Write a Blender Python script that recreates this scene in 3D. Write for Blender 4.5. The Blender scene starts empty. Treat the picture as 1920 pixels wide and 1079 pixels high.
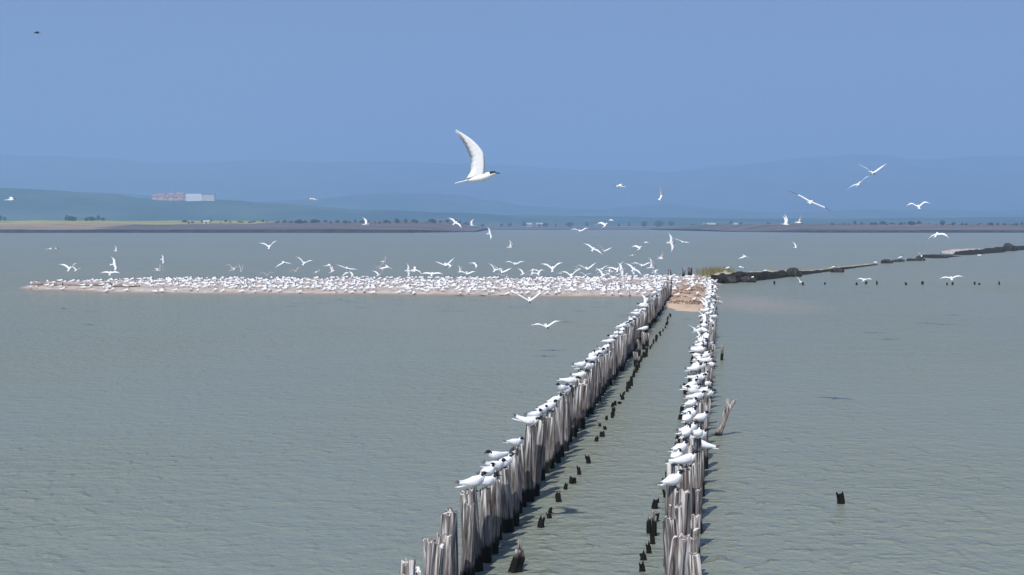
import bpy, bmesh, math, random
from mathutils import Vector, Matrix, Euler, noise

R = math.radians
S = bpy.context.scene
COL = S.collection

# ------------------------------------------------------------------ camera
CAM_H, FPX, HOR = 3.6, 2950.0, 425.0
PITCH = math.atan((539.5 - HOR) / FPX)
cam = bpy.data.objects.new('camera', bpy.data.cameras.new('camera'))
COL.objects.link(cam)
cam.location = (0, 0, CAM_H)
cam.rotation_euler = (R(90) - PITCH, 0, 0)
cam.data.sensor_width = 36.0
cam.data.lens = 36.0 * FPX / 1920.0
cam.data.clip_start = 0.1
cam.data.clip_end = 60000
S.camera = cam

# ------------------------------------------------------------------ sky and sun
SUN_AZ, SUN_EL = R(201), R(54)          # azimuth clockwise from +Y
world = bpy.data.worlds.new('World')
S.world = world
world.use_nodes = True
nt = world.node_tree
nt.nodes.clear()
out = nt.nodes.new('ShaderNodeOutputWorld')
bg = nt.nodes.new('ShaderNodeBackground')
sky = nt.nodes.new('ShaderNodeTexSky')
sky.sky_type = 'NISHITA'
sky.sun_disc = False
sky.sun_elevation = SUN_EL
sky.sun_rotation = SUN_AZ
sky.altitude = 0
sky.air_density = 1.0
sky.dust_density = 0.3
sky.ozone_density = 2.0
bg.inputs['Strength'].default_value = 0.1
tc = nt.nodes.new('ShaderNodeTexCoord')
sep = nt.nodes.new('ShaderNodeSeparateXYZ')
com = nt.nodes.new('ShaderNodeCombineXYZ')
mz = nt.nodes.new('ShaderNodeMath'); mz.operation = 'MULTIPLY_ADD'
mz.inputs[1].default_value = 0.75; mz.inputs[2].default_value = 0.25
nt.links.new(tc.outputs['Generated'], sep.inputs[0])
nt.links.new(sep.outputs['X'], com.inputs['X'])
nt.links.new(sep.outputs['Y'], com.inputs['Y'])
nt.links.new(sep.outputs['Z'], mz.inputs[0])
nt.links.new(mz.outputs[0], com.inputs['Z'])
nrm = nt.nodes.new('ShaderNodeVectorMath'); nrm.operation = 'NORMALIZE'
nt.links.new(com.outputs[0], nrm.inputs[0])
nt.links.new(nrm.outputs[0], sky.inputs['Vector'])
tint = nt.nodes.new('ShaderNodeMix'); tint.data_type = 'RGBA'; tint.blend_type = 'MULTIPLY'
tint.inputs[0].default_value = 1.0
tint.inputs[7].default_value = (1.08, 0.965, 1.01, 1)
nt.links.new(sky.outputs[0], tint.inputs[6])
nt.links.new(tint.outputs[2], bg.inputs['Color'])
nt.links.new(bg.outputs[0], out.inputs['Surface'])

sun = bpy.data.objects.new('sun', bpy.data.lights.new('sun', 'SUN'))
COL.objects.link(sun)
sun.data.energy = 4.3
sun.data.angle = R(0.53)
sun.data.color = (1.0, 0.96, 0.90)
sd = Vector((math.sin(SUN_AZ) * math.cos(SUN_EL), math.cos(SUN_AZ) * math.cos(SUN_EL), math.sin(SUN_EL)))
sun.rotation_euler = sd.to_track_quat('Z', 'Y').to_euler()

S.view_settings.view_transform = 'Standard'
S.view_settings.look = 'None'
S.view_settings.exposure = 0.27
S.view_settings.gamma = 1.0
S.view_settings.use_curve_mapping = False
S.render.engine = 'CYCLES'
S.cycles.max_bounces = 6
S.cycles.volume_bounces = 1
S.cycles.use_denoising = True
S.cycles.sample_clamp_indirect = 4

HAZE_DENSITY = 3.3e-4
HAZE_COLOR = (0.362, 0.575, 0.90, 1)
HAZE_ON = True

# ------------------------------------------------------------------ helpers
def at(px, py, z=0.0):
    """ground point seen at a photo pixel, on the level z"""
    x = (px - 960.0) / FPX
    y = (539.5 - py) / FPX
    cp, sp = math.cos(PITCH), math.sin(PITCH)
    d = Vector((x, cp + sp * y, -sp + cp * y))
    t = (z - CAM_H) / d.z
    return Vector((0, 0, CAM_H)) + d * t

def at_d(px, py, dist):
    x = (px - 960.0) / FPX
    y = (539.5 - py) / FPX
    cp, sp = math.cos(PITCH), math.sin(PITCH)
    d = Vector((x, cp + sp * y, -sp + cp * y))
    return Vector((0, 0, CAM_H)) + d * (dist / d.y)

def tag(o, label=None, cat=None, group=None, kind=None):
    if label: o['label'] = label
    if cat: o['category'] = cat
    if group: o['group'] = group
    if kind: o['kind'] = kind
    return o

def link(name, me, mats=(), parent=None, loc=None, rot=None):
    if mats and len(me.materials) == 0:
        for m in (mats if isinstance(mats, (list, tuple)) else [mats]):
            me.materials.append(m)
    o = bpy.data.objects.new(name, me)
    COL.objects.link(o)
    if parent: o.parent = parent
    if loc is not None: o.location = loc
    if rot is not None: o.rotation_euler = rot
    return o

def pydata(name, v, f, mi=None, smooth=False):
    me = bpy.data.meshes.new(name)
    me.from_pydata([tuple(p) for p in v], [], f)
    if mi: me.polygons.foreach_set('material_index', mi)
    if smooth: me.polygons.foreach_set('use_smooth', [True] * len(me.polygons))
    me.update()
    return me

KIDS = {}
def copy_tree(o, loc, rot, label=None, group=None, scale=None):
    c = o.copy(); COL.objects.link(c)
    c.location = loc; c.rotation_euler = rot
    if scale: c.scale = scale
    if label: c['label'] = label
    if group: c['group'] = group
    for ch in KIDS.get(o.name, ()):
        k = ch.copy(); COL.objects.link(k); k.parent = c
    return c

def loft(rings, n, close=True):
    """rings: list of (centre, axis_u, axis_v, ru, rv) -> verts, faces"""
    v, f = [], []
    for c, u, w, ru, rw in rings:
        for i in range(n):
            a = 2 * math.pi * i / n
            v.append(c + u * (ru * math.cos(a)) + w * (rw * math.sin(a)))
    for r in range(len(rings) - 1):
        for i in range(n):
            j = (i + 1) % n
            f.append((r * n + i, r * n + j, (r + 1) * n + j, (r + 1) * n + i))
    if close:
        f.append(tuple(range(n - 1, -1, -1)))
        b = (len(rings) - 1) * n
        f.append(tuple(b + i for i in range(n)))
    return v, f

def fbm(x, y, z=0.0, o=4):
    s, a = 0.0, 1.0
    for _ in range(o):
        s += a * noise.noise(Vector((x, y, z)))
        x *= 2.03; y *= 2.03; z = z * 2.03 + 7.1; a *= 0.5
    return s

def interp(pts, x):
    if x <= pts[0][0]: return pts[0][1]
    for (a, b), (c, d) in zip(pts, pts[1:]):
        if x <= c:
            t = (x - a) / (c - a); t = t * t * (3 - 2 * t)
            return b + (d - b) * t
    return pts[-1][1]

# ------------------------------------------------------------------ materials
class NT:
    def __init__(s, name):
        s.m = bpy.data.materials.new(name); s.m.use_nodes = True
        s.t = s.m.node_tree
        s.b = s.t.nodes['Principled BSDF']
        s.out = s.t.nodes['Material Output']
    def n(s, t, **k):
        x = s.t.nodes.new(t)
        for a, b in k.items(): setattr(x, a, b)
        return x
    def l(s, a, b): s.t.links.new(a, b)
    def noise(s, scale, detail=4, vec=None, rough=0.55):
        x = s.n('ShaderNodeTexNoise'); x.inputs['Scale'].default_value = scale
        x.inputs['Detail'].default_value = detail; x.inputs['Roughness'].default_value = rough
        if vec is not None: s.l(vec, x.inputs['Vector'])
        return x.outputs['Fac']
    def ramp(s, fac, stops):
        x = s.n('ShaderNodeValToRGB'); e = x.color_ramp.elements
        while len(e) < len(stops): e.new(0.5)
        for i, (p, c) in enumerate(stops):
            e[i].position = p; e[i].color = (c[0], c[1], c[2], 1) if not isinstance(c, (int, float)) else (c, c, c, 1)
        s.l(fac, x.inputs[0]); return x.outputs['Color']
    def mix(s, fac, a, b, bt='MIX'):
        x = s.n('ShaderNodeMix', data_type='RGBA', blend_type=bt)
        for sock, val in ((x.inputs[0], fac), (x.inputs[6], a), (x.inputs[7], b)):
            if isinstance(val, (int, float)): sock.default_value = val
            elif isinstance(val, tuple): sock.default_value = (val[0], val[1], val[2], 1)
            else: s.l(val, sock)
        return x.outputs[2]
    def math(s, op, a, b=None, c=None):
        x = s.n('ShaderNodeMath', operation=op)
        for i, val in enumerate((a, b, c)):
            if val is None: continue
            if isinstance(val, (int, float)): x.inputs[i].default_value = val
            else: s.l(val, x.inputs[i])
        return x.outputs[0]
    def mapr(s, v, a, b, c=0.0, d=1.0):
        x = s.n('ShaderNodeMapRange', interpolation_type='SMOOTHSTEP')
        s.l(v, x.inputs[0])
        for i, q in enumerate((a, b, c, d)): x.inputs[i + 1].default_value = q
        return x.outputs[0]
    def bump(s, h, strength, dist, base=None):
        x = s.n('ShaderNodeBump'); 
        x.inputs['Distance'].default_value = dist
        if isinstance(strength, (int, float)): x.inputs['Strength'].default_value = strength
        else: s.l(strength, x.inputs['Strength'])
        s.l(h, x.inputs['Height'])
        if base is not None: s.l(base, x.inputs['Normal'])
        return x.outputs[0]
    def pos(s):
        return s.n('ShaderNodeNewGeometry').outputs['Position']
    def scaled(s, vec, sc):
        x = s.n('ShaderNodeVectorMath', operation='MULTIPLY'); s.l(vec, x.inputs[0]); x.inputs[1].default_value = sc
        return x.outputs[0]
    def set(s, color=None, rough=None, normal=None, spec=None):
        for k, v in (('Base Color', color), ('Roughness', rough), ('Normal', normal), ('Specular IOR Level', spec)):
            if v is None: continue
            if isinstance(v, tuple): s.b.inputs[k].default_value = (v[0], v[1], v[2], 1)
            elif isinstance(v, (int, float)): s.b.inputs[k].default_value = v
            else: s.l(v, s.b.inputs[k])
        return s.m

def plain(name, c, rough=0.8, var=0.12, scale=20.0):
    t = NT(name)
    nz = t.noise(scale, 3, t.n('ShaderNodeTexCoord').outputs['Object'])
    a = tuple(max(0, x * (1 - var)) for x in c); b = tuple(min(1, x * (1 + var)) for x in c)
    return t.set(t.ramp(nz, [(0.3, a), (0.7, b)]), rough, spec=0.25)

def mat_wood(name, pale, wet_top=0.20):
    t = NT(name)
    tcn = t.n('ShaderNodeTexCoord')
    info = t.n('ShaderNodeObjectInfo')
    rnd = info.outputs['Random']
    off = t.n('ShaderNodeCombineXYZ')
    t.l(t.math('MULTIPLY', rnd, 37.0), off.inputs[0]); t.l(t.math('MULTIPLY', rnd, 91.0), off.inputs[2])
    av = t.n('ShaderNodeVectorMath', operation='ADD'); t.l(tcn.outputs['Object'], av.inputs[0]); t.l(off.outputs[0], av.inputs[1])
    streak = t.noise(1.0, 5, t.scaled(av.outputs[0], (38, 38, 2.2)), 0.6)
    blotch = t.noise(1.0, 3, t.scaled(av.outputs[0], (9, 9, 4)))
    col = t.ramp(streak, [(0.34, (0.03, 0.024, 0.021)), (0.48, tuple(0.55 * x for x in pale)), (0.60, pale), (0.74, tuple(min(0.8, 1.6 * x) for x in pale))])
    brown = t.mix(t.mapr(blotch, 0.5, 0.72), col, t.mix(1.0, col, (0.88, 0.74, 0.65), 'MULTIPLY'))
    tone = t.math('MULTIPLY_ADD', rnd, 0.6, 0.68)
    tc2 = t.n('ShaderNodeCombineColor'); [t.l(tone, tc2.inputs[i]) for i in range(3)]
    c1 = t.mix(1.0, brown, tc2.outputs[0], 'MULTIPLY')
    # droppings run down from the head of the post
    gz = t.n('ShaderNodeSeparateXYZ'); t.l(tcn.outputs['Generated'], gz.inputs[0])
    drip = t.noise(1.0, 3, t.scaled(av.outputs[0], (30, 30, 1.2)))
    dm = t.math('MULTIPLY', t.mapr(gz.outputs['Z'], 0.62, 1.0), t.mapr(drip, 0.48, 0.62))
    c2 = t.mix(dm, c1, (0.72, 0.70, 0.66))
    # wet, weed-dark foot
    ps = t.n('ShaderNodeSeparateXYZ'); t.l(t.pos(), ps.inputs[0])
    wn = t.noise(6.0, 3, t.pos())
    wz = t.math('SUBTRACT', ps.outputs['Z'], t.math('MULTIPLY', wn, 0.22))
    wet = t.mapr(wz, wet_top - 0.12, wet_top - 0.04, 1.0, 0.0)
    c3 = t.mix(wet, c2, (0.010, 0.010, 0.008))
    bm = t.bump(streak, 0.7, 0.012)
    return t.set(c3, 0.9, bm, 0.15)

M = {}
M['wood'] = mat_wood('weathered_wood', (0.24, 0.215, 0.208), 0.15)
M['pale_wood'] = mat_wood('pale_driftwood', (0.42, 0.38, 0.35), 0.04)
M['dark_wood'] = mat_wood('weed_dark_wood', (0.06, 0.055, 0.05), 0.30)
M['stump'] = mat_wood('stump_wood', (0.30, 0.27, 0.25), 0.17)
M['white_feather'] = plain('white_feather', (0.86, 0.86, 0.85), 0.75, 0.04, 40)
M['grey_feather'] = plain('grey_feather', (0.76, 0.77, 0.79), 0.75, 0.06, 40)
M['wing_white'] = plain('underwing_white', (0.86, 0.86, 0.85), 0.75, 0.05, 30)
M['dark_feather'] = plain('dark_feather', (0.11, 0.11, 0.12), 0.7)
M['black'] = plain('black_cap', (0.012, 0.012, 0.013), 0.6)
M['bill_tip'] = plain('bill_tip', (0.55, 0.42, 0.10), 0.5)
M['brown_feather'] = plain('brown_black_feather', (0.02, 0.02, 0.022), 0.7)

# water
t = NT('lagoon_water')
p = t.pos()
sp = t.n('ShaderNodeSeparateXYZ'); t.l(p, sp.inputs[0])
ln = t.n('ShaderNodeVectorMath', operation='LENGTH'); t.l(p, ln.inputs[0])
far = t.mapr(ln.outputs['Value'], 15.0, 300.0, 1.0, 0.45)
w1 = t.noise(1.0, 5, t.scaled(p, (2.6, 2.3, 1)), 0.62)
w2 = t.noise(1.0, 3, t.scaled(p, (7.0, 5.0, 1)), 0.55)
w4 = t.mapr(t.noise(1.0, 2, t.scaled(p, (4.2, 3.6, 1)), 0.4), 0.52, 0.80)
w3 = t.noise(1.0, 2, t.scaled(p, (0.30, 0.42, 1)), 0.5)
gust = t.mapr(t.noise(1.0, 3, t.scaled(p, (0.10, 0.05, 1)), 0.5), 0.35, 0.65, 0.6, 1.25)
hsum = t.math('ADD', t.math('MULTIPLY', w1, 0.92), t.math('ADD', t.math('ADD', t.math('MULTIPLY', w4, 0.34), t.math('MULTIPLY', w2, 0.14)), t.math('MULTIPLY', w3, 1.0)))
far = t.math('MULTIPLY', far, gust)
bmp = t.bump(hsum, far, 0.11)
patch = t.noise(1.0, 3, t.scaled(p, (0.045, 0.030, 1)), 0.5)
deep = t.ramp(patch, [(0.35, (0.198, 0.228, 0.192)), (0.65, (0.216, 0.234, 0.178))])
def ellipse(cx, cy, rx, ry, soft):
    a = t.math('DIVIDE', t.math('SUBTRACT', sp.outputs['X'], cx), rx)
    b = t.math('DIVIDE', t.math('SUBTRACT', sp.outputs['Y'], cy), ry)
    d = t.math('SQRT', t.math('ADD', t.math('MULTIPLY', a, a), t.math('MULTIPLY', b, b)))
    d = t.math('ADD', d, t.math('MULTIPLY', t.math('SUBTRACT', t.noise(0.5, 3, p), 0.5), 0.6))
    return t.mapr(d, soft, 1.0, 1.0, 0.0)
sh = t.math('MAXIMUM', ellipse(11.0, 74, 4.6, 14, 0.0), ellipse(-9.0, 85.5, 24.0, 4.4, 0.2))
shal = t.mix(t.math('MULTIPLY', sh, 0.6), deep, (0.34, 0.29, 0.24))
df = t.n('ShaderNodeBsdfDiffuse'); t.l(shal, df.inputs['Color']); t.l(bmp, df.inputs['Normal'])
gl = t.n('ShaderNodeBsdfGlossy'); gl.inputs['Roughness'].default_value = 0.14; t.l(bmp, gl.inputs['Normal'])
fr = t.n('ShaderNodeFresnel'); fr.inputs['IOR'].default_value = 1.33; t.l(bmp, fr.inputs['Normal'])
cap = t.math('MINIMUM', t.math('MULTIPLY', fr.outputs[0], 0.85), 0.40)
ms = t.n('ShaderNodeMixShader'); t.l(cap, ms.inputs[0]); t.l(df.outputs[0], ms.inputs[1]); t.l(gl.outputs[0], ms.inputs[2])
t.l(ms.outputs[0], t.out.inputs['Surface'])
M['water'] = t.m

# sand and shell
t = NT('shell_sand')
p = t.pos()
c = t.ramp(t.noise(1.3, 5, p, 0.7), [(0.3, (0.28, 0.235, 0.205)), (0.5, (0.42, 0.365, 0.325)), (0.7, (0.60, 0.55, 0.51))])
grit = t.noise(22.0, 2, p)
c = t.mix(t.mapr(grit, 0.6, 0.7), c, (0.70, 0.66, 0.62))
c = t.mix(t.mapr(grit, 0.40, 0.33), c, (0.12, 0.09, 0.075))
s2 = t.n('ShaderNodeSeparateXYZ'); t.l(p, s2.inputs[0])
c = t.mix(t.mapr(s2.outputs['Z'], 0.02, 0.09, 1, 0), c, (0.26, 0.21, 0.18))
M['sand'] = t.set(c, 0.9, t.bump(grit, 0.6, 0.03), 0.2)

t = NT('mound_soil')
p = t.pos()
c = t.ramp(t.noise(1.6, 5, p, 0.7), [(0.3, (0.16, 0.10, 0.065)), (0.5, (0.40, 0.28, 0.20)), (0.68, (0.56, 0.45, 0.36))])
s2 = t.n('ShaderNodeSeparateXYZ'); t.l(p, s2.inputs[0])
c = t.mix(t.mapr(s2.outputs['Z'], 0.05, 0.18, 1, 0), c, (0.50, 0.39, 0.30))
M['mound'] = t.set(c, 0.95, t.bump(t.noise(14.0, 3, p), 0.7, 0.04), 0.15)

t = NT('mussel_bank')
p = t.pos()
c = t.ramp(t.noise(5.0, 5, p, 0.7), [(0.35, (0.010, 0.010, 0.008)), (0.58, (0.030, 0.027, 0.020)), (0.75, (0.10, 0.088, 0.06))])
M['bank'] = t.set(c, 0.9, t.bump(t.noise(12, 4, p), 0.8, 0.08), 0.15)
M['spit_top'] = plain('spit_top_grit', (0.33, 0.29, 0.20), 0.95, 0.5, 1.5)
M['rock'] = plain('dark_rock', (0.035, 0.035, 0.032), 0.85, 0.5, 6)
M['pale_rock'] = plain('pale_rock', (0.30, 0.25, 0.22), 0.9, 0.4, 4)

def mat_land(name, stops, scale, rough=1.0, sc=(1, 1, 1)):
    t = NT(name)
    c = t.ramp(t.noise(scale, 5, t.scaled(t.pos(), sc), 0.6), stops)
    return t.set(c, rough, spec=0.05)
M['hill'] = mat_land('hill_scrub', [(0.35, (0.016, 0.05, 0.040)), (0.5, (0.03, 0.075, 0.055)), (0.62, (0.07, 0.105, 0.075))], 0.006)
M['plain'] = mat_land('far_plain', [(0.35, (0.06, 0.07, 0.045)), (0.5, (0.11, 0.10, 0.065)), (0.65, (0.17, 0.14, 0.10))], 0.004, sc=(0.4, 1, 1))
M['field'] = mat_land('yellow_green_field', [(0.35, (0.15, 0.16, 0.035)), (0.5, (0.30, 0.28, 0.07)), (0.65, (0.42, 0.36, 0.13))], 0.02, sc=(0.35, 1.6, 1))
M['mud'] = mat_land('pinkish_shore_soil', [(0.35, (0.07, 0.065, 0.062)), (0.5, (0.12, 0.10, 0.095)), (0.65, (0.18, 0.15, 0.13))], 0.03, sc=(0.3, 1.5, 1))
M['shorebank'] = mat_land('dark_shore_bank', [(0.35, (0.02, 0.02, 0.022)), (0.65, (0.055, 0.048, 0.045))], 0.2)
M['leaf'] = plain('leaf', (0.035, 0.055, 0.022), 0.8, 0.4, 1.0)
M['bark'] = plain('bark', (0.08, 0.06, 0.045), 0.9)
M['grass'] = plain('reed', (0.20, 0.18, 0.085), 0.8, 0.35, 3)
M['weed'] = plain('dry_weed', (0.15, 0.095, 0.065), 0.95, 0.5, 3)
M['plaster'] = plain('white_plaster', (0.88, 0.87, 0.84), 0.8, 0.04, 0.1)
M['grey_plaster'] = plain('grey_plaster', (0.62, 0.61, 0.58), 0.8, 0.04, 0.1)
M['dull_plaster'] = plain('dull_plaster', (0.40, 0.38, 0.36), 0.8, 0.1, 0.1)
M['pink_plaster'] = plain('pink_plaster', (0.58, 0.42, 0.36), 0.8, 0.1, 0.1)
M['tile'] = plain('red_tile', (0.46, 0.17, 0.11), 0.8, 0.2, 0.3)
M['glass'] = plain('window_dark', (0.04, 0.05, 0.06), 0.3)

# ------------------------------------------------------------------ air
if HAZE_ON:
    bm = bmesh.new(); bmesh.ops.create_cube(bm, size=1.0)
    me = bpy.data.meshes.new('haze'); bm.to_mesh(me); bm.free()
    mh = bpy.data.materials.new('air_haze'); mh.use_nodes = True
    mh.node_tree.nodes.clear()
    ho = mh.node_tree.nodes.new('ShaderNodeOutputMaterial')
    hv = mh.node_tree.nodes.new('ShaderNodeVolumePrincipled')
    hv.inputs['Color'].default_value = HAZE_COLOR
    hv.inputs['Density'].default_value = HAZE_DENSITY
    hv.inputs['Anisotropy'].default_value = 0.0
    mh.node_tree.links.new(hv.outputs[0], ho.inputs['Volume'])
    hz = link('haze', me, mh)
    hz.scale = (16000, 16000, 424); hz.location = (0, 4500, 424 / 2 - 3.0)
    tag(hz, 'thin blue air haze over the whole lagoon', kind='stuff')

# ------------------------------------------------------------------ setting: water, bed, plain, hills
def sheet(name, x0, x1, y0, y1, z, mat, nx=1, ny=1):
    v = [(x0 + (x1 - x0) * i / nx, y0 + (y1 - y0) * j / ny, z) for j in range(ny + 1) for i in range(nx + 1)]
    f = [(j * (nx + 1) + i, j * (nx + 1) + i + 1, (j + 1) * (nx + 1) + i + 1, (j + 1) * (nx + 1) + i) for j in range(ny) for i in range(nx)]
    return tag(link(name, pydata(name, v, f), mat), kind='structure')
sheet('water', -7600, 7600, -3000, 12000, 0.0, M['water'], 8, 8)
sheet('ground', -7600, 7600, -3000, 12000, -1.6, M['mud'])

def hill(name, ridge, D, front, back, amp, seed, nx=220, ny=14, lo=-900, hi=2900):
    v, f = [], []
    for j in range(ny + 1):
        tt = j / ny
        for i in range(nx + 1):
            px = lo + (hi - lo) * i / nx
            yd = D - front + (front + back) * tt
            X = (px - 960) / FPX * D * (0.75 + 0.25 * yd / D)
            crest = max(0.0, CAM_H + (HOR - interp(ridge, px)) * D / FPX)
            s = tt * (front + back) / front
            s = min(1.0, s) if s <= 1 else max(0.0, 1 - (s - 1) * front / back)
            s = s * s * (3 - 2 * s)
            z = crest * s + amp * fbm(X / (front * 0.35), yd / (front * 0.35), seed) * min(1, s * 1.5) * min(1.0, crest / 40)
            v.append((X, yd, z - 1.0 * (1 - s)))
    for j in range(ny):
        for i in range(nx):
            a = j * (nx + 1) + i
            f.append((a, a + 1, a + nx + 2, a + nx + 1))
    return tag(link(name, pydata(name, v, f, smooth=True), M['hill']), kind='structure')

FAR = [(-900, 300), (-300, 288), (0, 291), (100, 297), (200, 303), (330, 308), (450, 306), (620, 309), (800, 311), (1000, 315), (1120, 318), (1250, 319), (1350, 313), (1450, 305), (1520, 297), (1580, 293), (1640, 295), (1700, 303), (1760, 301), (1820, 295), (1920, 296), (2300, 310), (2900, 300)]
MID = [(-900, 350), (-200, 345), (200, 362), (480, 380), (600, 374), (680, 365), (760, 361), (850, 364), (920, 376), (1000, 388), (1120, 394), (1200, 388), (1250, 384), (1300, 391), (1420, 398), (1600, 394), (1800, 398), (2200, 380), (2900, 390)]
NEAR = [(-900, 372), (-200, 350), (0, 354), (100, 358), (200, 363), (265, 371), (330, 375), (400, 374), (440, 377), (500, 383), (600, 388), (720, 394), (860, 400), (1000, 405), (1250, 408), (1460, 410), (1700, 409), (1920, 408), (2900, 404)]
hill('mountain', FAR, 8200, 2600, 2200, 26, 3.3)
hill('hill', MID, 5200, 1300, 1200, 10, 8.8)
HD = 3000
hill('hill', NEAR, HD, 600, 600, 3, 1.7)
sheet('plain', -7500, 7500, 1950, 11800, 0.7, M['plain'], 4, 4)

# far shores: strips with a dark bank, soil and field
def shore(name, px0, px1, d0, prof, n=90, seed=0.0, fade=0.06, mats=None, split=None):
    """prof: list of (distance beyond the waterline, height, material slot)"""
    v, f, mi = [], [], []
    x0, x1 = (px0 - 960) / FPX * d0, (px1 - 960) / FPX * d0
    k = len(prof)
    for i in range(n + 1):
        tt = i / n
        X = x0 + (x1 - x0) * tt
        e = min(1.0, tt / fade, (1 - tt) / fade)
        e = max(0.0, e); e = e * e * (3 - 2 * e)
        wob = 14 * fbm(X / 90.0, seed, 0, 3)
        for (dy, z, m) in prof:
            hz_ = z * (0.25 + 0.75 * e) * (1 + 0.16 * fbm(X / 45.0, dy / 60.0 + seed, 2, 3)) if z > 0 else z
            v.append((X, d0 + wob * (1 if dy < 200 else 0) + dy + (1 - e) * 120, hz_))
    for i in range(n):
        for j in range(k - 1):
            f.append((i * k + j, (i + 1) * k + j, (i + 1) * k + j + 1, i * k + j + 1)); mi.append(1 if (prof[j][2] == 2 and split and px0 + (px1 - px0) * i / n > split + 25 * math.sin(j * 2.1)) else 3 if (prof[j][2] == 1 and split and px0 + (px1 - px0) * i / n < split - 60 - 40 * j) else prof[j][2])
    me = pydata(name, v, f, mi)
    for m in mats: me.materials.append(m)
    return tag(link(name, me), kind='structure')
M['tan'] = mat_land('tan_soil', [(0.35, (0.17, 0.13, 0.085)), (0.5, (0.28, 0.22, 0.145)), (0.65, (0.36, 0.29, 0.20))], 0.03, sc=(0.3, 1.5, 1))
mats3 = [M['shorebank'], M['mud'], M['field'], M['tan']]
shore('far_shore', -1200, 880, 880, [(-6, -1.5, 0), (0, 0.05, 0), (5, 1.5, 0), (9, 1.9, 1), (60, 2.8, 1), (170, 4.6, 1), (230, 5.4, 2), (420, 8.0, 2), (520, 8.3, 2), (1500, 2.0, 2)], seed=4.2, mats=mats3, split=330)
mats4 = [M['shorebank'], M['mud'], M['plain']]
shore('far_shore', 1445, 3300, 900, [(-6, -1.5, 0), (0, 0.05, 0), (4, 1.2, 0), (8, 1.5, 1), (80, 2.4, 1), (160, 4.0, 1), (260, 5.2, 2), (600, 5.6, 2), (1500, 1.5, 2)], seed=11.0, mats=mats4)
shore('far_shore', 700, 1700, 1650, [(-8, -1.5, 0), (0, 0.05, 0), (6, 0.7, 1), (60, 1.6, 1), (200, 3.0, 2), (400, 4.0, 2), (900, 1.0, 2)], seed=21.0, mats=mats4)

# ------------------------------------------------------------------ trees on the far shore
def crown_mesh(seed, w, h, n):
    rd = random.Random(seed); v, f = [], []
    for _ in range(n):
        while True:
            q = Vector((rd.uniform(-1, 1), rd.uniform(-1, 1), rd.uniform(-1, 1)))
            if 0.25 < q.length < 1: break
        lump = 1 + 0.35 * noise.noise(q * 1.6 + Vector((seed * 3.1, 0, 0)))
        c = Vector((q.x * w * lump, q.y * w * lump, h * (0.62 + 0.42 * q.z * lump)))
        s = w * rd.uniform(0.16, 0.30)
        a = Vector((rd.gauss(0, 1), rd.gauss(0, 1), rd.gauss(0, 1))).normalized()
        b = a.orthogonal().normalized(); cc = a.cross(b)
        i = len(v)
        v += [c + b * s, c + cc * s * 0.8, c - b * s * 0.9, c - cc * s]
        f.append((i, i + 1, i + 2, i + 3))
    return pydata('crown', v, f)
TREES = []
for k, (w, h) in enumerate(((2.6, 5.2), (3.6, 4.6), (1.7, 5.6))):
    rings = [(Vector((0.1 * math.sin(z), 0.05 * z, z)), Vector((1, 0, 0)), Vector((0, 1, 0)), r, r) for z, r in ((-0.5, 0.28), (0.8, 0.2), (h * 0.5, 0.13), (h * 0.75, 0.05))]
    tv, tf = loft(rings, 6)
    root = bpy.data.objects.new('tree', None); COL.objects.link(root)
    tr = link('trunk', pydata('trunk', tv, tf), M['bark'], root)
    cr = link('crown', crown_mesh(k + 1, w, h, 130), M['leaf'], root)
    KIDS[root.name] = [tr, cr]
    tag(root, 'dark round tree on the far lagoon shore', 'tree')
    root['used'] = 0
    TREES.append(root)
rt = random.Random(5)
used = set()
def place_tree(k, loc, sc, label, group):
    src = TREES[k]
    if k not in used:
        used.add(k); o = src; o.location = loc; o.rotation_euler = (0, 0, rt.uniform(0, 6)); o.scale = (sc * rt.uniform(.9, 1.3), sc, sc)
        o['label'] = label; o['group'] = group
        del o['used']
        return o
    return copy_tree(src, loc, (0, 0, rt.uniform(0, 6.28)), label, group, (sc * rt.uniform(.9, 1.3), sc, sc))
def zshore(d):    # height of the left shore's top
    return interp([(880, 0), (1110, 5.4), (1300, 8.0), (1400, 8.3), (2380, 2.0)], d)
for px, sc in ((2, 1.0), (10, .8), (128, 1.0), (137, .9), (163, .7), (172, .9), (185, 1.0), (194, .7)):
    d = 1290 + rt.uniform(-20, 20); place_tree(rt.randrange(3), ((px - 960) / FPX * d, d, zshore(d) - .6), sc * 0.95, 'dark tree on the ridge of the yellow-green field on the far left shore', 'trees on the left field ridge')
for i in range(46):
    px = 335 + (870 - 335) * (i + rt.random()) / 46
    d = 1180 + rt.uniform(-60, 60)
    place_tree(rt.randrange(3), ((px - 960) / FPX * d, d, zshore(d) - .9), rt.choice((.35, .45, .5, .6, .8)), 'small dark tree in the broken hedge line of the far left shore', 'hedge-line trees on the far left shore')
for i in range(62):
    px = 1560 + (2150 - 1560) * (i + rt.random()) / 62
    d = 1130 + rt.uniform(-50, 50)
    place_tree(rt.randrange(3), ((px - 960) / FPX * d, d, 3.9), rt.choice((.3, .35, .4, .5, .7)), 'small dark tree in the long hedge of the far right shore', 'hedge trees on the far right shore')
for i in range(26):
    px = 870 + (1500 - 870) * (i + rt.random()) / 26
    d = 1830 + rt.uniform(-60, 60)
    place_tree(rt.randrange(3), ((px - 960) / FPX * d, d, 2.6), rt.uniform(.7, 1.5), 'hazy blue tree on the distant middle shore between both headlands', 'hazy trees on the middle shore')

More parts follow.
